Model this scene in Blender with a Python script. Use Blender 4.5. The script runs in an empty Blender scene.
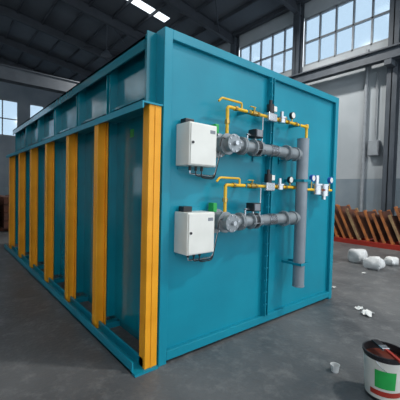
import bpy, bmesh, math, random
from mathutils import Vector, Matrix
random.seed(4)
S=bpy.context.scene
COL=S.collection
try:
    S.view_settings.view_transform='Standard'
    S.view_settings.look='None'
except Exception: pass

# ---------------- materials ----------------
def mat(name,c,rough=.5,metal=0.,c2=None,scale=6.,bump=0.,bscale=40.,detail=4.,coat=0.,stretch=None,r2=None,lo=.35,hi=.65,spec=.5):
    m=bpy.data.materials.new(name); m.use_nodes=True
    nt=m.node_tree; b=nt.nodes['Principled BSDF']
    b.inputs['Base Color'].default_value=(*c,1); b.inputs['Roughness'].default_value=rough
    b.inputs['Metallic'].default_value=metal; b.inputs['Specular IOR Level'].default_value=spec
    if coat: b.inputs['Coat Weight'].default_value=coat; b.inputs['Coat Roughness'].default_value=.1
    tc=nt.nodes.new('ShaderNodeTexCoord'); src=tc.outputs['Object']
    if stretch:
        mp=nt.nodes.new('ShaderNodeMapping'); mp.inputs['Scale'].default_value=stretch
        nt.links.new(src,mp.inputs['Vector']); src=mp.outputs['Vector']
    if c2 is None: c2=tuple(x*.82 for x in c)
    n=nt.nodes.new('ShaderNodeTexNoise'); n.inputs['Scale'].default_value=scale; n.inputs['Detail'].default_value=detail
    nt.links.new(src,n.inputs['Vector'])
    r=nt.nodes.new('ShaderNodeValToRGB'); r.color_ramp.elements[0].position=lo; r.color_ramp.elements[1].position=hi
    r.color_ramp.elements[0].color=(*c2,1); r.color_ramp.elements[1].color=(*c,1)
    nt.links.new(n.outputs['Fac'],r.inputs['Fac']); nt.links.new(r.outputs['Color'],b.inputs['Base Color'])
    if r2 is not None:
        mr=nt.nodes.new('ShaderNodeMapRange'); mr.inputs['From Min'].default_value=lo; mr.inputs['From Max'].default_value=hi
        mr.inputs['To Min'].default_value=r2; mr.inputs['To Max'].default_value=rough
        nt.links.new(n.outputs['Fac'],mr.inputs['Value']); nt.links.new(mr.outputs['Result'],b.inputs['Roughness'])
    if bump:
        n2=nt.nodes.new('ShaderNodeTexNoise'); n2.inputs['Scale'].default_value=bscale
        nt.links.new(src,n2.inputs['Vector'])
        bp=nt.nodes.new('ShaderNodeBump'); bp.inputs['Strength'].default_value=bump; bp.inputs['Distance'].default_value=.02
        nt.links.new(n2.outputs['Fac'],bp.inputs['Height']); nt.links.new(bp.outputs['Normal'],b.inputs['Normal'])
    return m
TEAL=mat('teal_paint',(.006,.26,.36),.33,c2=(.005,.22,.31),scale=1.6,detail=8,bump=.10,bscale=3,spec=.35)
TEALS=mat('teal_paint_shaded_side',(.002,.19,.25),.16,c2=(.002,.145,.195),scale=1.5,bump=.35,bscale=2.2,coat=.4,spec=.3)  # same furnace teal, glossier; shade of the side is put into the colour
YEL=mat('yellow_ochre_paint',(.90,.40,.025),.35,c2=(.78,.32,.015),scale=3,spec=.3)
GASY=mat('gas_pipe_yellow',(.9,.52,.02),.35)
WHT=mat('white_enclosure',(.80,.79,.74),.4,c2=(.75,.74,.69))
LAB=mat('label_grey',(.25,.27,.3),.5)
GREY=mat('grey_cast',(.30,.33,.35),.35,.35,scale=12)
PGREY=mat('grey_pipe_paint',(.25,.29,.33),.35,scale=4)
CHR=mat('bright_steel',(.62,.64,.67),.25,.9,scale=10)
BLK=mat('black_plastic',(.015,.015,.018),.4)
BRS=mat('brass',(.6,.4,.12),.3,.9)
RED=mat('red_paint',(.42,.035,.02),.45)
GRN=mat('green_plastic',(.02,.40,.08),.4)
BLU=mat('blue_plastic',(.03,.12,.5),.4)
RUST=mat('rust_steel',(.16,.055,.03),.7,.1,c2=(.08,.035,.025),scale=5)
ORG=mat('orange_primer',(.60,.20,.055),.6,c2=(.30,.11,.045),scale=4)
TAN=mat('tan_timber',(.42,.27,.13),.7,c2=(.28,.17,.09),scale=4)
STEEL=mat('structural_grey',(.07,.085,.105),.6,c2=(.05,.062,.078),scale=2)
STEELD=mat('roof_steel_dark',(.045,.053,.067),.7,scale=2)
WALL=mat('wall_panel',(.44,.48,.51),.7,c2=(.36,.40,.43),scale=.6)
WALLD=mat('wall_panel_painted_shade',(.24,.28,.32),.7,c2=(.18,.22,.26),scale=.6)  # darker copy of the wall panel, background shade put into the colour
WALLB=mat('wall_lower_blue',(.24,.29,.33),.7,c2=(.19,.24,.28),scale=.8)
ROOF=mat('roof_sheet',(.10,.117,.14),.8,c2=(.075,.088,.105),scale=.5)
FRAME=mat('window_frame_mat',(.3,.33,.36),.5)
SACK=mat('white_plastic_sheet',(.75,.76,.76),.5,bump=.4,bscale=8)
PAPER=mat('paper_scrap',(.8,.8,.78),.7)
FLOOR=mat('concrete_floor',(.13,.133,.136),.6,c2=(.062,.066,.071),scale=.8,detail=12,bump=.3,bscale=22,r2=.32)
nt=FLOOR.node_tree; bs=nt.nodes['Principled BSDF']; ramp=[n for n in nt.nodes if n.type=='VALTORGB'][0]
tc=[n for n in nt.nodes if n.type=='TEX_COORD'][0]
n3=nt.nodes.new('ShaderNodeTexNoise'); n3.inputs['Scale'].default_value=4.5; n3.inputs['Detail'].default_value=14; n3.inputs['Roughness'].default_value=.8
nt.links.new(tc.outputs['Object'],n3.inputs['Vector'])
r3=nt.nodes.new('ShaderNodeValToRGB'); r3.color_ramp.elements[0].position=.50; r3.color_ramp.elements[1].position=.68
r3.color_ramp.elements[0].color=(0,0,0,1); r3.color_ramp.elements[1].color=(.65,.65,.65,1)
nt.links.new(n3.outputs['Fac'],r3.inputs['Fac'])
mxc=nt.nodes.new('ShaderNodeMixRGB'); mxc.inputs[2].default_value=(.25,.25,.245,1)
nt.links.new(r3.outputs['Color'],mxc.inputs[0]); nt.links.new(ramp.outputs['Color'],mxc.inputs[1]); nt.links.new(mxc.outputs[0],bs.inputs['Base Color'])
GLS=bpy.data.materials.new('window_glass'); GLS.use_nodes=True
nt=GLS.node_tree; nt.nodes.clear()
o=nt.nodes.new('ShaderNodeOutputMaterial'); mx=nt.nodes.new('ShaderNodeMixShader'); tr=nt.nodes.new('ShaderNodeBsdfTransparent'); gl=nt.nodes.new('ShaderNodeBsdfGlossy')
gl.inputs['Roughness'].default_value=.1; mx.inputs[0].default_value=.07
tr.inputs['Color'].default_value=(.62,.69,.75,1)
nt.links.new(tr.outputs[0],mx.inputs[1]); nt.links.new(gl.outputs[0],mx.inputs[2]); nt.links.new(mx.outputs[0],o.inputs[0])

# ---------------- geometry helpers ----------------
def empty(name,loc=(0,0,0)):
    e=bpy.data.objects.new(name,None); e.location=loc; COL.objects.link(e); e.empty_display_size=.1; return e
def finish(name,bm,m,parent=None,smooth=False,bev=0.):
    me=bpy.data.meshes.new(name); bm.normal_update(); bm.to_mesh(me); bm.free()
    ob=bpy.data.objects.new(name,me); COL.objects.link(ob)
    if isinstance(m,(list,tuple)):
        for k in m: me.materials.append(k)
    else: me.materials.append(m)
    if smooth:
        for p in me.polygons: p.use_smooth=True
        try: me.set_sharp_from_angle(angle=math.radians(40))
        except Exception: pass
    if bev:
        b=ob.modifiers.new('bev','BEVEL'); b.width=bev; b.segments=2; b.limit_method='ANGLE'
    if parent:
        ob.parent=parent; ob.matrix_parent_inverse=Matrix.Translation(-Vector(parent.location))
    return ob
def addbox(bm,x0,x1,y0,y1,z0,z1,M=None,mi=0):
    vs=[bm.verts.new(v) for v in [(x0,y0,z0),(x1,y0,z0),(x1,y1,z0),(x0,y1,z0),(x0,y0,z1),(x1,y0,z1),(x1,y1,z1),(x0,y1,z1)]]
    if M is not None:
        for v in vs: v.co=M@v.co
    for f in [(0,3,2,1),(4,5,6,7),(0,1,5,4),(1,2,6,5),(2,3,7,6),(3,0,4,7)]:
        fc=bm.faces.new([vs[i] for i in f]); fc.material_index=mi
def boxes(name,L,m,parent=None,bev=0.):
    bm=bmesh.new()
    for b in L: addbox(bm,*b)
    return finish(name,bm,m,parent,bev=bev)
def addcyl(bm,p0,p1,r0,r1=None,seg=24,mi=0):
    if r1 is None: r1=r0
    p0=Vector(p0);p1=Vector(p1);d=p1-p0
    q=Vector((0,0,1)).rotation_difference(d.normalized()).to_matrix().to_4x4()
    M=Matrix.Translation((p0+p1)/2)@q
    r=bmesh.ops.create_cone(bm,cap_ends=True,segments=seg,radius1=r0,radius2=r1,depth=d.length,matrix=M)
    for v in r['verts']:
        for f in v.link_faces: f.material_index=mi
def cyls(name,L,m,parent=None,seg=24,bev=0.):
    bm=bmesh.new()
    for c in L: addcyl(bm,*c,seg=seg)
    return finish(name,bm,m,parent,smooth=True,bev=bev)
def tube(name,pts,r,m,parent=None,bend=.04,seg=12):
    P=[Vector(p) for p in pts]; path=[P[0]]
    for i in range(1,len(P)-1):
        a=(P[i-1]-P[i]); b=(P[i+1]-P[i]); d=min(bend,a.length*.45,b.length*.45)
        A=P[i]+a.normalized()*d; B=P[i]+b.normalized()*d
        for k in range(7):
            t=k/6; path.append(A*(1-t)**2+P[i]*2*t*(1-t)+B*t*t)
    path.append(P[-1])
    bm=bmesh.new(); rings=[]; up=None
    for i,p in enumerate(path):
        if i==0: d=path[1]-p
        elif i==len(path)-1: d=p-path[i-1]
        else: d=(path[i+1]-path[i-1])
        d.normalize()
        if up is None: up=d.orthogonal().normalized()
        up=(up-d*up.dot(d)).normalized(); s=d.cross(up)
        rings.append([bm.verts.new(p+up*r*math.cos(2*math.pi*k/seg)+s*r*math.sin(2*math.pi*k/seg)) for k in range(seg)])
    for a,b in zip(rings,rings[1:]):
        for k in range(seg): bm.faces.new((a[k],a[(k+1)%seg],b[(k+1)%seg],b[k]))
    bm.faces.new(rings[0][::-1]); bm.faces.new(rings[-1])
    return finish(name,bm,m,parent,smooth=True)
def lathe(name,prof,m,parent=None,loc=(0,0,0),seg=32,a0=0,a1=None):
    bm=bmesh.new(); R=[]
    full=a1 is None
    if full: a1=2*math.pi
    nn=seg if full else seg+1
    for (r,z) in prof:
        R.append([bm.verts.new((loc[0]+r*math.cos(a0+(a1-a0)*k/seg),loc[1]+r*math.sin(a0+(a1-a0)*k/seg),loc[2]+z)) for k in range(nn)])
    for a,b in zip(R,R[1:]):
        for k in range(seg): bm.faces.new((a[k],a[(k+1)%nn],b[(k+1)%nn],b[k]))
    return finish(name,bm,m,parent,smooth=True)

# ---------------- dimensions ----------------
W,D,H=3.07,6.7,3.0
XR,XL,YB,YF=12.0,-9.0,28.0,-9.0
EAVE=10.6; RIDGE=12.0; XC=1.5

# ---------------- building shell ----------------
boxes('floor',[(XL-.3,XR+.3,YF,YB+.3,-.2,0)],FLOOR)
CY=[2.33+4.25*i for i in range(-2,7)]
bm=bmesh.new()
addbox(bm,XR,XR+.25,YF,YB,0,2.2,mi=1); addbox(bm,XR,XR+.25,YF,YB,2.2,7.6); addbox(bm,XR,XR+.25,YF,YB,9.9,EAVE)
finish('wall_right',bm,[WALL,WALLB])
bmn=bmesh.new()
addbox(bmn,XL-.25,XL,YF,YB,0,1.2,mi=1)
addbox(bmn,XL-.25,XL,YF,YB,3.0,7.6); addbox(bmn,XL-.25,XL,YF,YB,9.6,EAVE)
for y in CY: addbox(bmn,XL-.25,XL,y-1.3,y+1.3,1.2,3.0)
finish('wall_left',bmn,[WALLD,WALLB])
bm=bmesh.new()
addbox(bm,XL,XR,YB,YB+.25,0,1.4,mi=1); addbox(bm,XL,XR,YB,YB+.25,1.4,5.6); addbox(bm,XL,XR,YB,YB+.25,8.6,EAVE)
x=XL
while x<XR:
    addbox(bm,x,x+.9,YB,YB+.25,5.6,8.6); x+=4.2
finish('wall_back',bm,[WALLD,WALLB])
bm=bmesh.new()
vs=[bm.verts.new(v) for v in [(XL,YB,EAVE),(XR,YB,EAVE),(XC,YB,RIDGE)]]; bm.faces.new(vs)
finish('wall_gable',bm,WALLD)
n=0
for i,(a,b) in enumerate(zip(CY,CY[1:])):
    n+=1; L=[]
    y0,y1=a+.2,b-.2
    L+= [(XR+.05,XR+.15,y0,y1,7.6,7.7),(XR+.05,XR+.15,y0,y1,9.8,9.9),(XR+.05,XR+.15,y0,y1,8.70,8.78)]
    k=5
    for j in range(k+1):
        yy=y0+(y1-y0)*j/k; L.append((XR+.05,XR+.15,yy-.035,yy+.035,7.6,9.9))
    w=empty('window_%d'%n,(XR+.1,(a+b)/2,8.7))
    boxes('frame',L,FRAME,w); boxes('glass',[(XR+.09,XR+.11,y0,y1,7.65,9.85)],GLS,w)
x=XL+.9
while x<XR-1:
    n+=1; L=[]; x1=min(x+3.3,XR)
    L+=[(x,x1,YB+.05,YB+.15,5.6,5.7),(x,x1,YB+.05,YB+.15,8.5,8.6),(x,x1,YB+.05,YB+.15,7.0,7.08)]
    for j in range(4):
        xx=x+(x1-x)*j/3; L.append((xx-.04,xx+.04,YB+.05,YB+.15,5.6,8.6))
    w=empty('window_%d'%n,((x+x1)/2,YB+.1,7.1))
    boxes('frame',L,FRAME,w); boxes('glass',[(x,x1,YB+.09,YB+.11,5.65,8.55)],GLS,w)
    x+=4.2
def hcol(name,x,y,h,m,w=.32,s=-1):
    e=x+s*w/2; f=e+s*.45
    boxes(name,[(x-w/2,x-w/2+.03,y-w/2,y+w/2,0,h),(x+w/2-.03,x+w/2,y-w/2,y+w/2,0,h),(x-w/2,x+w/2,y-.02,y+.02,0,h),
      (x-w/2-.0,x+w/2+.0,y-w/2-.08,y+w/2+.08,0,.04),(min(e,f),max(e,f),y-.12,y+.12,6.35,6.55)],m)
for y in CY: hcol('steel_column',XR-.2,y,EAVE,STEEL,.36)
for y in CY[2:]: hcol('steel_column',XL+.2,y,EAVE,STEEL,.36,1)
boxes('crane_runway_beam',[(XR-.85,XR-.55,YF,YB-.1,6.95,7.0),(XR-.85,XR-.55,YF,YB-.1,6.55,6.6),(XR-.72,XR-.68,YF,YB-.1,6.55,7.0)],STEEL)
boxes('crane_runway_beam',[(XL+.55,XL+.85,YF,YB-.1,6.95,7.0),(XL+.55,XL+.85,YF,YB-.1,6.55,6.6),(XL+.68,XL+.72,YF,YB-.1,6.55,7.0)],STEEL)
C=empty('overhead_crane',(XC,17.5,7.5))
boxes('bridge_girder',[(XL+.6,XR-.6,17.2,17.6,7.15,7.85),(XL+.6,XR-.6,17.1,17.7,7.82,7.87),(XL+.6,XR-.6,17.1,17.7,7.12,7.17)],STEEL,C)
boxes('end_truck',[(XL+.55,XL+.85,16.4,18.4,7.0,7.3),(XR-.85,XR-.55,16.4,18.4,7.0,7.3)],STEEL,C)
boxes('hoist_trolley',[(4.4,5.2,17.15,17.65,6.7,7.12)],STEEL,C,bev=.03); cyls('hoist_rope',[((4.8,17.4,5.6),(4.8,17.4,6.7),.02),((4.8,17.4,5.3),(4.8,17.4,5.6),.12)],STEEL,C)
bm=bmesh.new()
def zr(x): return RIDGE-(abs(x-XC)/(XR-XC if x>XC else XC-XL))*(RIDGE-EAVE)
def roofseg(xa,xb,ya,yb):
    vs=[bm.verts.new(v) for v in [(xa,ya,zr(xa)),(xb,ya,zr(xb)),(xb,yb,zr(xb)),(xa,yb,zr(xa))]]; bm.faces.new(vs)
    vs=[bm.verts.new(v) for v in [(xa,ya,zr(xa)+.08),(xb,ya,zr(xb)+.08),(xb,yb,zr(xb)+.08),(xa,yb,zr(xa)+.08)]]; bm.faces.new(vs[::-1])
roofseg(XL-.2,XC,YF,YB+.2)
roofseg(XC,4.5,YF,YB+.2); roofseg(8.5,XR+.2,YF,YB+.2)
ys=[YF,4.0,4.9,12.6,13.3,YB+.2]
for i in range(0,len(ys),2): roofseg(4.5,8.5,ys[i],ys[i+1])
finish('ceiling',bm,ROOF)
for y in CY:
    L=bmesh.new()
    for (xa,xb) in [(XL,XC),(XC,XR)]:
        ns=12
        for k in range(ns):
            a=xa+(xb-xa)*k/ns; b=xa+(xb-xa)*(k+1)/ns
            za,zb=zr(a)-.1,zr(b)-.1
            for (z0,hh,w) in [(0,.03,.11),(-.5,.03,.11),(-.47,.47,.012)]:
                vs=[L.verts.new(v) for v in [(a,y-w,za+z0-0),(b,y-w,zb+z0),(b,y+w,zb+z0),(a,y+w,za+z0),(a,y-w,za+z0+hh),(b,y-w,zb+z0+hh),(b,y+w,zb+z0+hh),(a,y+w,za+z0+hh)]]
                for f in [(0,3,2,1),(4,5,6,7),(0,1,5,4),(1,2,6,5),(2,3,7,6),(3,0,4,7)]: L.faces.new([vs[i] for i in f])
    finish('roof_rafter',L,STEELD)
L=[]
x=XL+.3
while x<XR:
    z=zr(x); L.append((x-.03,x+.03,YF,YB,z-.2,z-.02)); x+=1.35
boxes('roof_purlins',L,STEELD)
bm=bmesh.new()
for i,(a,b) in enumerate(zip(CY,CY[1:])):
    if i%2==1:
        for (xa,xb) in [(XC-9,XC-4.5),(XC+4.5,XC+9)]:
            addcyl(bm,(xa,a,zr(xa)-.4),(xb,b,zr(xb)-.4),.03,seg=8); addcyl(bm,(xa,b,zr(xa)-.4),(xb,a,zr(xb)-.4),.03,seg=8)
finish('roof_bracing',bm,STEELD)
cyls('downpipe',[((XR-.12,3.35,0),(XR-.12,3.35,7.4),.07)],FRAME,seg=16)
E=empty('electrical_panel',(XR-.17,2.95,3.4))
boxes('panel_body',[(XR-.25,XR-.02,2.75,3.15,3.1,3.7)],LAB,E,bev=.01); boxes('panel_door',[(XR-.265,XR-.25,2.78,3.12,3.13,3.67)],FRAME,E); cyls('panel_conduit',[((XR-.1,2.95,3.7),(XR-.1,2.95,6.4),.03)],FRAME,E,seg=10)

# ---------------- furnace ----------------
F=empty('industrial_furnace',(W/2,D/2,0))
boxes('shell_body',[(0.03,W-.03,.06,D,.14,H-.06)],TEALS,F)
boxes('front_plate',[(0.02,W-.02,.0,.06,.03,H-.02)],TEAL,F,bev=.004)
t=.085
L=[(0,t,-.045,.10,0.0,H),(W-t,W,-.045,.10,0,H),(t,W-t,-.045,0,H-t,H),(t,W-t,-.045,0,0.03,.03+t)]
boxes('front_frame',L,TEAL,F,bev=.004)
boxes('front_center_joint',[(1.455,1.465,-.07,0,.115,H-t),(1.50,1.51,-.07,0,.115,H-t)],TEAL,F)
boxes('front_weld_strips',[(.10,.105,-.006,0,.12,H-.09),(2.95,2.955,-.006,0,.12,H-.09)],TEAL,F)
bm=bmesh.new()
for i in range(19):
    z=.25+i*.145
    addcyl(bm,(1.44,-.05,z),(1.525,-.05,z),.009,seg=6)
finish('joint_bolts',bm,TEAL,F,smooth=True)
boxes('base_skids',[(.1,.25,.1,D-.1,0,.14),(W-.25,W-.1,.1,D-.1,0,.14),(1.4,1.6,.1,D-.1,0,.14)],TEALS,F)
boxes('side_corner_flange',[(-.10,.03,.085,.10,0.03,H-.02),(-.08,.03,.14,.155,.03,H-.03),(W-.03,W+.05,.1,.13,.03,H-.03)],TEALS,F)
PY=[.0,1.0,2.0,3.1,4.2,5.3,6.5]
L=[]
for y in PY[1:]:
    L+=[(-.06,.03,y-.05,y-.035,.14,H-.05),(-.06,.03,y+.035,y+.05,.14,H-.05),(-.012,.03,y-.035,y+.035,.14,H-.05)]
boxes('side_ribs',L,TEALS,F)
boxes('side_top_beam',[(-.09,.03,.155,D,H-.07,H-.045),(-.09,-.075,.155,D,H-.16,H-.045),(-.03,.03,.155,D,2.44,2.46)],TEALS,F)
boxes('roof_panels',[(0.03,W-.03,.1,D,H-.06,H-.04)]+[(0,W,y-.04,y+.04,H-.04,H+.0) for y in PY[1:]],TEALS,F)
boxes('side_upper_rail',[(-.21,.02,.155,D+.15,2.31,2.325),(-.21,-.01,-.05,.155,2.31,2.325),(-.21,-.195,-.05,D+.15,2.265,2.31)],TEAL,F)
L=[(-.24,-.12,.0,D+.15,0,.02),(-.24,-.225,.0,D+.15,0,.10),(-.135,-.12,.0,D+.15,0,.10),(-.24,-.01,-.06,.0,0,.02)]
for y in PY[1:]: L.append((-.12,.1,y-.05,y+.05,0,.06))
boxes('side_base_rail',L,TEAL,F)
L=[]
w=.05
for y in PY[1:]:
    L+=[(-.19,-.175,y-w,y+w,.02,2.31),(-.085,-.07,y-w,y+w,.02,2.31),(-.175,-.085,y-.007,y+.007,.02,2.31)]
L+=[(-.135,-.015,-.035,-.02,.02,2.31),(-.135,-.12,-.02,.07,.02,2.31),(-.03,-.015,-.02,.07,.02,2.31),(-.082,-.068,-.042,-.035,.02,2.31)]
boxes('side_posts',L,YEL,F,bev=.003)
L=[]
for y in PY[1:]: L+=[(W-.03,W+.05,y-.05,y+.05,.14,H-.05)]
boxes('far_side_ribs',L,TEALS,F)
boxes('side_panel_label',[(.024,.031,.55,.62,2.12,2.20)],GRN,F)

def gas_train(z0,zb,parent):
    zi=z0
    boxes('enclosure_body',[(.17,.49,-.20,-.0,zb,zb+.38)],WHT,parent,bev=.006)
    boxes('enclosure_door',[(.18,.48,-.212,-.20,zb+.01,zb+.37)],WHT,parent,bev=.004)
    boxes('enclosure_label',[(.40,.46,-.2145,-.212,zb+.30,zb+.33)],LAB,parent)
    cyls('enclosure_lock',[((.20,-.212,zb+.2),(.20,-.222,zb+.2),.012)],BLK,parent,seg=16)
    cyls('cable_glands',[((.26+.07*i,-.1,zb-.04),(.26+.07*i,-.1,zb),.014) for i in range(3)],BLK,parent,seg=10)
    boxes('enclosure_bracket',[(.19,.47,-.012,0,zb-.03,zb+.0),(.19,.47,-.012,0,zb+.38,zb+.41)],TEAL,parent)
    boxes('cable_box_top',[(.20,.30,-.1,-.02,zb+.38,zb+.43)],BLK,parent,bev=.006)
    for i in range(3):
        tube('control_cable',[(.26+.07*i,-.1,zb-.04),(.26+.07*i,-.1,zb-.07-.015*i),(.58,-.08,zb-.08-.015*i),(.64,-.1,zi-.06)],.006,BLK if i else CHR,parent,bend=.05,seg=6)
    y=-.17
    cyls('burner_head',[((.68,0,zi),(.68,-.03,zi),.125),((.68,-.03,zi),(.68,-.14,zi),.08),((.68,-.14,zi),(.68,-.165,zi),.105),((.68,-.165,zi),(.68,-.24,zi),.075),((.68,-.24,zi),(.68,-.255,zi),.09)],GREY,parent,bev=.003)
    b=bmesh.new()
    for k in range(8):
        a=k*math.pi/4+.2
        addcyl(b,(.68+.105*math.cos(a),-.045,zi+.105*math.sin(a)),(.68+.105*math.cos(a),-.02,zi+.105*math.sin(a)),.010,seg=6)
        addcyl(b,(.68+.075*math.cos(a),-.265,zi+.075*math.sin(a)),(.68+.075*math.cos(a),-.25,zi+.075*math.sin(a)),.008,seg=6)
    finish('burner_bolts',b,CHR,parent,smooth=True)
    cyls('sight_port',[((.68,-.255,zi),(.68,-.29,zi),.022)],CHR,parent)
    boxes('indicator_lamp',[(.555,.605,-.11,-.03,zi+.10,zi+.19)],GRN,parent,bev=.008)
    tube('ignition_lead',[(.60,-.2,zi+.04),(.52,-.24,zi+.04),(.50,-.24,zi-.05)],.006,BLK,parent,seg=6)
    cyls('air_pipe',[((.72,y,zi),(.84,y,zi),.064),((.84,y,zi),(.86,y,zi),.092),((.865,y,zi),(.885,y,zi),.092),
        ((.885,y,zi),(1.02,y,zi),.058),((1.02,y,zi),(1.04,y,zi),.088),((1.10,y,zi),(1.12,y,zi),.088),((1.12,y,zi),(1.30,y,zi),.058),
        ((1.42,y,zi),(1.60,y,zi),.06),((1.64,y,zi),(1.90,y,zi),.07),((1.60,y,zi),(1.615,y,zi),.09),((1.62,y,zi),(1.635,y,zi),.09),((1.78,y,zi),(1.80,y,zi),.085)],GREY,parent,bev=.002)
    cyls('flex_bellows',[((1.30+.014*k,y,zi),(1.307+.014*k,y,zi),.068) for k in range(9)]+[((1.29,y,zi),(1.43,y,zi),.052)],CHR,parent)
    b=bmesh.new()
    for xx in (.85,1.03,1.11,1.61):
        for k in range(6):
            a=k*math.pi/3+.3
            addcyl(b,(xx-.025,y+.078*math.cos(a),zi+.078*math.sin(a)),(xx+.04,y+.078*math.cos(a),zi+.078*math.sin(a)),.007,seg=6)
    finish('flange_bolts',b,CHR,parent,smooth=True)
    cyls('butterfly_valve',[((1.04,y,zi),(1.10,y,zi),.076)],BLK,parent)
    boxes('valve_actuator',[(1.01,1.13,y-.06,y+.05,zi+.10,zi+.19)],BLK,parent,bev=.008)
    boxes('actuator_cover',[(1.015,1.10,y-.075,y-.06,zi+.11,zi+.18)],LAB,parent,bev=.004)
    cyls('valve_stem',[((1.07,y,zi+.05),(1.07,y,zi+.1),.012)],CHR,parent,seg=10)
    boxes('manual_damper_lever',[(.93,.945,y-.012,y+.0,zi+.05,zi+.13),(.93,1.0,y-.012,y,zi+.12,zi+.135)],CHR,parent)
    boxes('pipe_support',[(1.22,1.25,y-.01,0,zi-.07,zi-.055),(1.22,1.25,-.015,0,zi-.12,zi-.02),(1.70,1.73,y-.01,0,zi-.085,zi-.07),(1.70,1.73,-.015,0,zi-.12,zi-.02)],TEAL,parent)
    zg=zi+.37; yg=-.14
    tube('gas_pipe',[(.68,yg,zi+.08),(.68,yg,zg),(2.08,yg,zg)],.017,GASY,parent,bend=.03)
    tube('gas_pilot_line',[(.88,yg,zg),(.88,yg,zg+.07),(.60,yg,zg+.07),(.56,yg,zg+.03)],.011,GASY,parent,bend=.02)
    cyls('gas_unions',[((xx,yg,zg),(xx+.03,yg,zg),.027) for xx in (.78,.98,1.12,1.48,1.66,1.82)],BRS,parent,seg=8)
    cyls('gas_riser_union',[((.68,yg,zi+.20),(.68,yg,zi+.24),.027)],BRS,parent,seg=8)
    cyls('ball_valve',[((1.04,yg,zg),(1.10,yg,zg),.030),((1.07,yg,zg),(1.07,yg-.01,zg+.055),.010)],BRS,parent,seg=16)
    boxes('ball_valve_handle',[(1.0,1.085,yg-.02,yg,zg+.055,zg+.063)],GASY,parent,bev=.003)
    boxes('solenoid_body',[(1.27,1.42,yg-.045,yg+.045,zg-.05,zg+.045)],CHR,parent,bev=.01)
    cyls('solenoid_coil',[((1.345,yg,zg+.045),(1.345,yg,zg+.14),.042),((1.345,yg,zg+.14),(1.345,yg,zg+.19),.02)],BLK,parent)
    boxes('solenoid_plug',[(1.375,1.43,yg-.03,yg+.03,zg+.07,zg+.13)],WHT,parent,bev=.005)
    cyls('gas_regulator',[((1.56,yg,zg-.03),(1.56,yg,zg+.02),.045),((1.56,yg,zg+.02),(1.56,yg,zg+.035),.06),((1.56,yg,zg+.035),(1.56,yg,zg+.1),.022)],CHR,parent)
    tube('pressure_line',[(1.22,yg,zg),(1.22,yg,zi+.19),(1.18,y,zi+.12),(1.18,y,zi+.04)],.007,CHR,parent,seg=8)
    cyls('pressure_gauge',[((1.76,yg-.02,zg+.09),(1.76,yg+.015,zg+.09),.04)],BLK,parent)
    cyls('gauge_face',[((1.76,yg-.022,zg+.09),(1.76,yg-.02,zg+.09),.034)],WHT,parent)
    cyls('gauge_stem',[((1.76,yg,zg),(1.76,yg,zg+.06),.008)],BRS,parent,seg=8)
    boxes('gas_pipe_clips',[(.96,.975,yg-.02,0,zg-.02,zg+.02),(1.9,1.915,yg-.02,0,zg-.02,zg+.02)],TEAL,parent)
gas_train(2.05,1.81,F)
gas_train(1.28,1.01,F)
cyls('air_manifold',[((1.92,-.2,.44),(1.92,-.2,2.24),.070),((1.92,-.2,.43),(1.92,-.2,.445),.074),((1.92,-.2,2.235),(1.92,-.2,2.245),.073)],PGREY,F,seg=32)
boxes('manifold_clamps',[(1.84,2.0,-.28,-.267,z,z+.03) for z in (.7,1.72)]+[(1.84,1.85,-.275,0,z,z+.03) for z in (.7,1.72)]+[(1.99,2.0,-.275,0,z,z+.03) for z in (.7,1.72)],TEAL,F)
tube('gas_main',[(2.08,-.14,2.42),(2.08,-.14,1.05)],.018,GASY,F)
tube('gas_main_drop',[(2.75,-.14,1.63),(2.08,-.14,1.63)],.018,GASY,F)
cyls('gas_main_cap',[((2.08,-.14,1.03),(2.08,-.14,1.09),.025),((2.08,-.14,2.40),(2.08,-.14,2.45),.025),((2.08,-.14,1.60),(2.08,-.14,1.66),.027)],GASY,F,seg=12)
cyls('supply_regulator',[((2.36,-.14,1.57),(2.36,-.14,1.69),.07),((2.36,-.14,1.69),(2.36,-.14,1.71),.095),((2.36,-.14,1.71),(2.36,-.14,1.82),.035)],CHR,F)
cyls('supply_filter',[((2.56,-.14,1.55),(2.56,-.14,1.69),.06),((2.56,-.14,1.69),(2.56,-.14,1.71),.07),((2.56,-.14,1.50),(2.56,-.14,1.55),.03)],CHR,F)
cyls('supply_gauge',[((2.24,-.17,1.78),(2.24,-.13,1.78),.045),((2.70,-.17,1.77),(2.70,-.13,1.77),.045)],BLU,F)
cyls('supply_gauge_face',[((2.24,-.173,1.78),(2.24,-.17,1.78),.035),((2.70,-.173,1.77),(2.70,-.17,1.77),.035)],WHT,F)
cyls('supply_gauge_stem',[((2.24,-.14,1.63),(2.24,-.14,1.74),.008),((2.70,-.14,1.63),(2.70,-.14,1.73),.008)],BRS,F,seg=8)
boxes('supply_valve_handle',[(2.44,2.455,-.22,-.15,1.62,1.64)],RED,F)

# ---------------- right side floor items ----------------
R=empty('steel_bracket_rack',(8.9,1.6,0))
boxes('base_beams',[(8.5,8.6,-1.8,5.6,.0,.14),(9.3,9.4,-1.8,5.6,0,.14)]+[(8.6,9.3,y-.05,y+.05,.04,.14) for y in (-1.6,0,1.8,3.6,5.4)],RED,R)
bm=bmesh.new()
random.seed(12)
for i in range(30):
    y=-1.6+i*.235
    M=Matrix.Translation((8.95+random.uniform(-.05,.05),y,.15))@Matrix.Rotation(math.radians(-24+random.uniform(-5,5)),4,'X')
    hh=random.uniform(.9,1.2)
    mi=random.choice([0,0,1])
    for a in (-.38,.30): addbox(bm,a,a+.09,-.012,.06,0,hh,M,mi)
    addbox(bm,-.36,.36,-.012,.012,.05,hh-.05,M,2)
finish('brackets',bm,[ORG,TAN,RUST],R)
R=empty('timber_stack',(9.6,7.5,0))
boxes('boards',[(9.0+.02*j,10.6-.03*(j%3),6.3+.05*(j%2),9.2,.12+.11*j,.20+.11*j) for j in range(9)],TAN,R,bev=.005)
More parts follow.
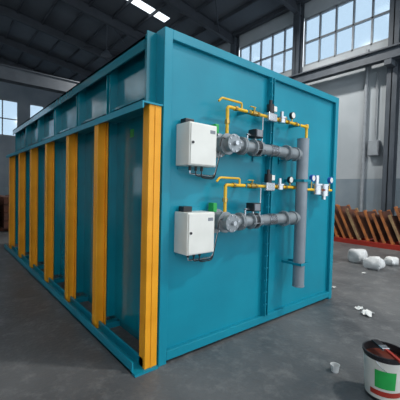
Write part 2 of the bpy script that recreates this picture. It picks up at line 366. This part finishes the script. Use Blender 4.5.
boxes('bearers',[(9.0,10.5,6.6,6.7,0,.12),(9.0,10.5,8.6,8.7,0,.12)],RUST,R)
def lump(name,loc,s,m,seed):
    random.seed(seed)
    bm=bmesh.new(); bmesh.ops.create_icosphere(bm,subdivisions=3,radius=1)
    for v in bm.verts:
        n=v.co.normalized(); k=1+.16*math.sin(5*n.x+seed)*math.cos(4*n.y+seed*2)+random.uniform(-.05,.05)
        c=Vector((math.copysign(abs(n.x)**.6,n.x),math.copysign(abs(n.y)**.6,n.y),n.z))*k
        v.co=Vector((loc[0]+c.x*s[0],loc[1]+c.y*s[1],max(loc[2]+s[2]*.85+c.z*s[2],loc[2])))
    return finish(name,bm,m,None,smooth=True)
lump('white_sack',(5.95,.85,0),(.17,.2,.17),SACK,1)
lump('white_sack',(5.6,.35,0),(.16,.17,.14),SACK,5)
lump('white_sack',(6.35,.28,0),(.16,.13,.10),SACK,9)
def scrap(name,x,y,s,seed):
    random.seed(seed); bm=bmesh.new(); n=6; g=[]
    for i in range(n):
        g.append([bm.verts.new((x+(i/(n-1)-.5)*s+random.uniform(-.1,.1)*s,y+(j/(n-1)-.5)*s*.7+random.uniform(-.1,.1)*s,.004+random.uniform(0,.25)*s)) for j in range(n)])
    for i in range(n-1):
        for j in range(n-1): bm.faces.new((g[i][j],g[i+1][j],g[i+1][j+1],g[i][j+1]))
    ob=finish(name,bm,PAPER); md=ob.modifiers.new('s','SOLIDIFY'); md.thickness=.003; md.offset=1
for k,(x,y,s) in enumerate([(2.85,-.66,.18),(2.95,-.5,.10),(3.6,.2,.08),(5.0,.3,.09)]): scrap('crumpled_paper',x,y,s,k+2)

# paint bucket
bx,by=1.205,-1.45
B=empty('paint_bucket',(bx,by,0))
BW=mat('bucket_label_white',(.7,.69,.64),.4,c2=(.62,.61,.56)); BR=mat('brown_primer',(.16,.035,.02),.3)
lathe('pail',[(0,.0),(.12,.0),(.125,.01),(.148,.345),(.158,.35),(.158,.367),(.146,.368),(.143,.35),(.12,.03),(0,.03)],BLK,B,(bx,by,0))
lathe('label_band',[(.1275,.03),(.1475,.325)],BW,B,(bx,by,0))
lathe('label_green_patch',[(.135,.12),(.1445,.26)],GRN,B,(bx,by,0),seg=16,a0=math.radians(175),a1=math.radians(235))
lathe('label_red_patch',[(.1325,.06),(.135,.10)],RED,B,(bx,by,0),seg=24,a0=math.radians(160),a1=math.radians(290))
lathe('paint_surface',[(0,.31),(.14,.31)],BR,B,(bx,by,0))
hp=[(bx+.158*math.cos(a),by-.11*math.sin(a),.33-.12*math.sin(a)) for a in [math.pi*k/12 for k in range(13)]]
tube('bail_handle',hp,.003,CHR,B,bend=.01,seg=6)
M=Matrix.Translation((bx-.0,by,.368))@Matrix.Rotation(.9,4,'Z')
bm=bmesh.new(); addbox(bm,-.2,-.02,-.012,.012,.0,.018,M,0); addbox(bm,-.02,.04,-.03,.03,-.002,.02,M,1); addbox(bm,.04,.14,-.028,.028,.0,.016,M,2)
finish('brush',bm,[RED,CHR,BLK],B,bev=.003)
lathe('paint_cup',[(0,0),(.03,0),(.038,.06),(.041,.062),(.036,.06),(.028,.006),(0,.006)],SACK,None,(1.22,-1.05,0))

# ---------------- far left stock ----------------
R=empty('steel_stock_stack',(.3,11,0))
boxes('bearers',[(-.3,1.6,10.2,10.35,0,.12),(-.3,1.6,11.8,11.95,0,.12)],RUST,R)
boxes('beams',[(-.25+.4*i,.0+.4*i,9.8,12.4,.12+.27*j,.37+.27*j) for i in range(5) for j in range(4)],RUST,R,bev=.01)

# ---------------- lights ----------------
w=bpy.data.worlds.new('W'); S.world=w; w.use_nodes=True
w.node_tree.nodes['Background'].inputs[0].default_value=(.84,.93,1,1); w.node_tree.nodes['Background'].inputs[1].default_value=1.9
def added_lamp(x,y,z,e,s=1.2):  # made-up ceiling fitting carrying an area light added to light the hall
    P=empty('added_bay_lamp',(x,y,z))
    cyls('shade',[((x,y,z+.02),(x,y,z+.3),.32,.12)],STEEL,P); cyls('rod',[((x,y,z+.3),(x,y,zr(x)-.1),.02)],STEEL,P,seg=8)
    l=bpy.data.lights.new('added_lamp_light','AREA'); l.shape='DISK'; l.size=s*.5; l.energy=e; l.color=(1,.97,.92)
    o=bpy.data.objects.new('added_lamp_light',l); COL.objects.link(o); o.location=(x,y,z-.01); o.parent=P; o.matrix_parent_inverse=Matrix.Translation((-x,-y,-z))
for (x,y,e) in [(-4,-2,60),(5,-5,650),(8,5,500),(-4,8,60),(6,15.5,300),(-4,20,60)]: added_lamp(x,y,9.2,e)

# ---------------- camera ----------------
cam=bpy.data.cameras.new('camera'); co=bpy.data.objects.new('camera',cam); COL.objects.link(co)
cam.sensor_width=36; cam.lens=28.35; cam.clip_start=.05
p=math.radians(1.95); r=math.radians(1.4)
Fv=Vector((.638*math.cos(p),.770*math.cos(p),-math.sin(p))).normalized()
R0=Vector((.770,-.638,0)).normalized(); U0=R0.cross(Fv).normalized()
U=U0*math.cos(r)-R0*math.sin(r); Rv=R0*math.cos(r)+U0*math.sin(r)
m=Matrix((Rv,U,-Fv)).transposed().to_4x4(); m.translation=Vector((-1.506,-2.388,1.6))
co.matrix_world=m; S.camera=co
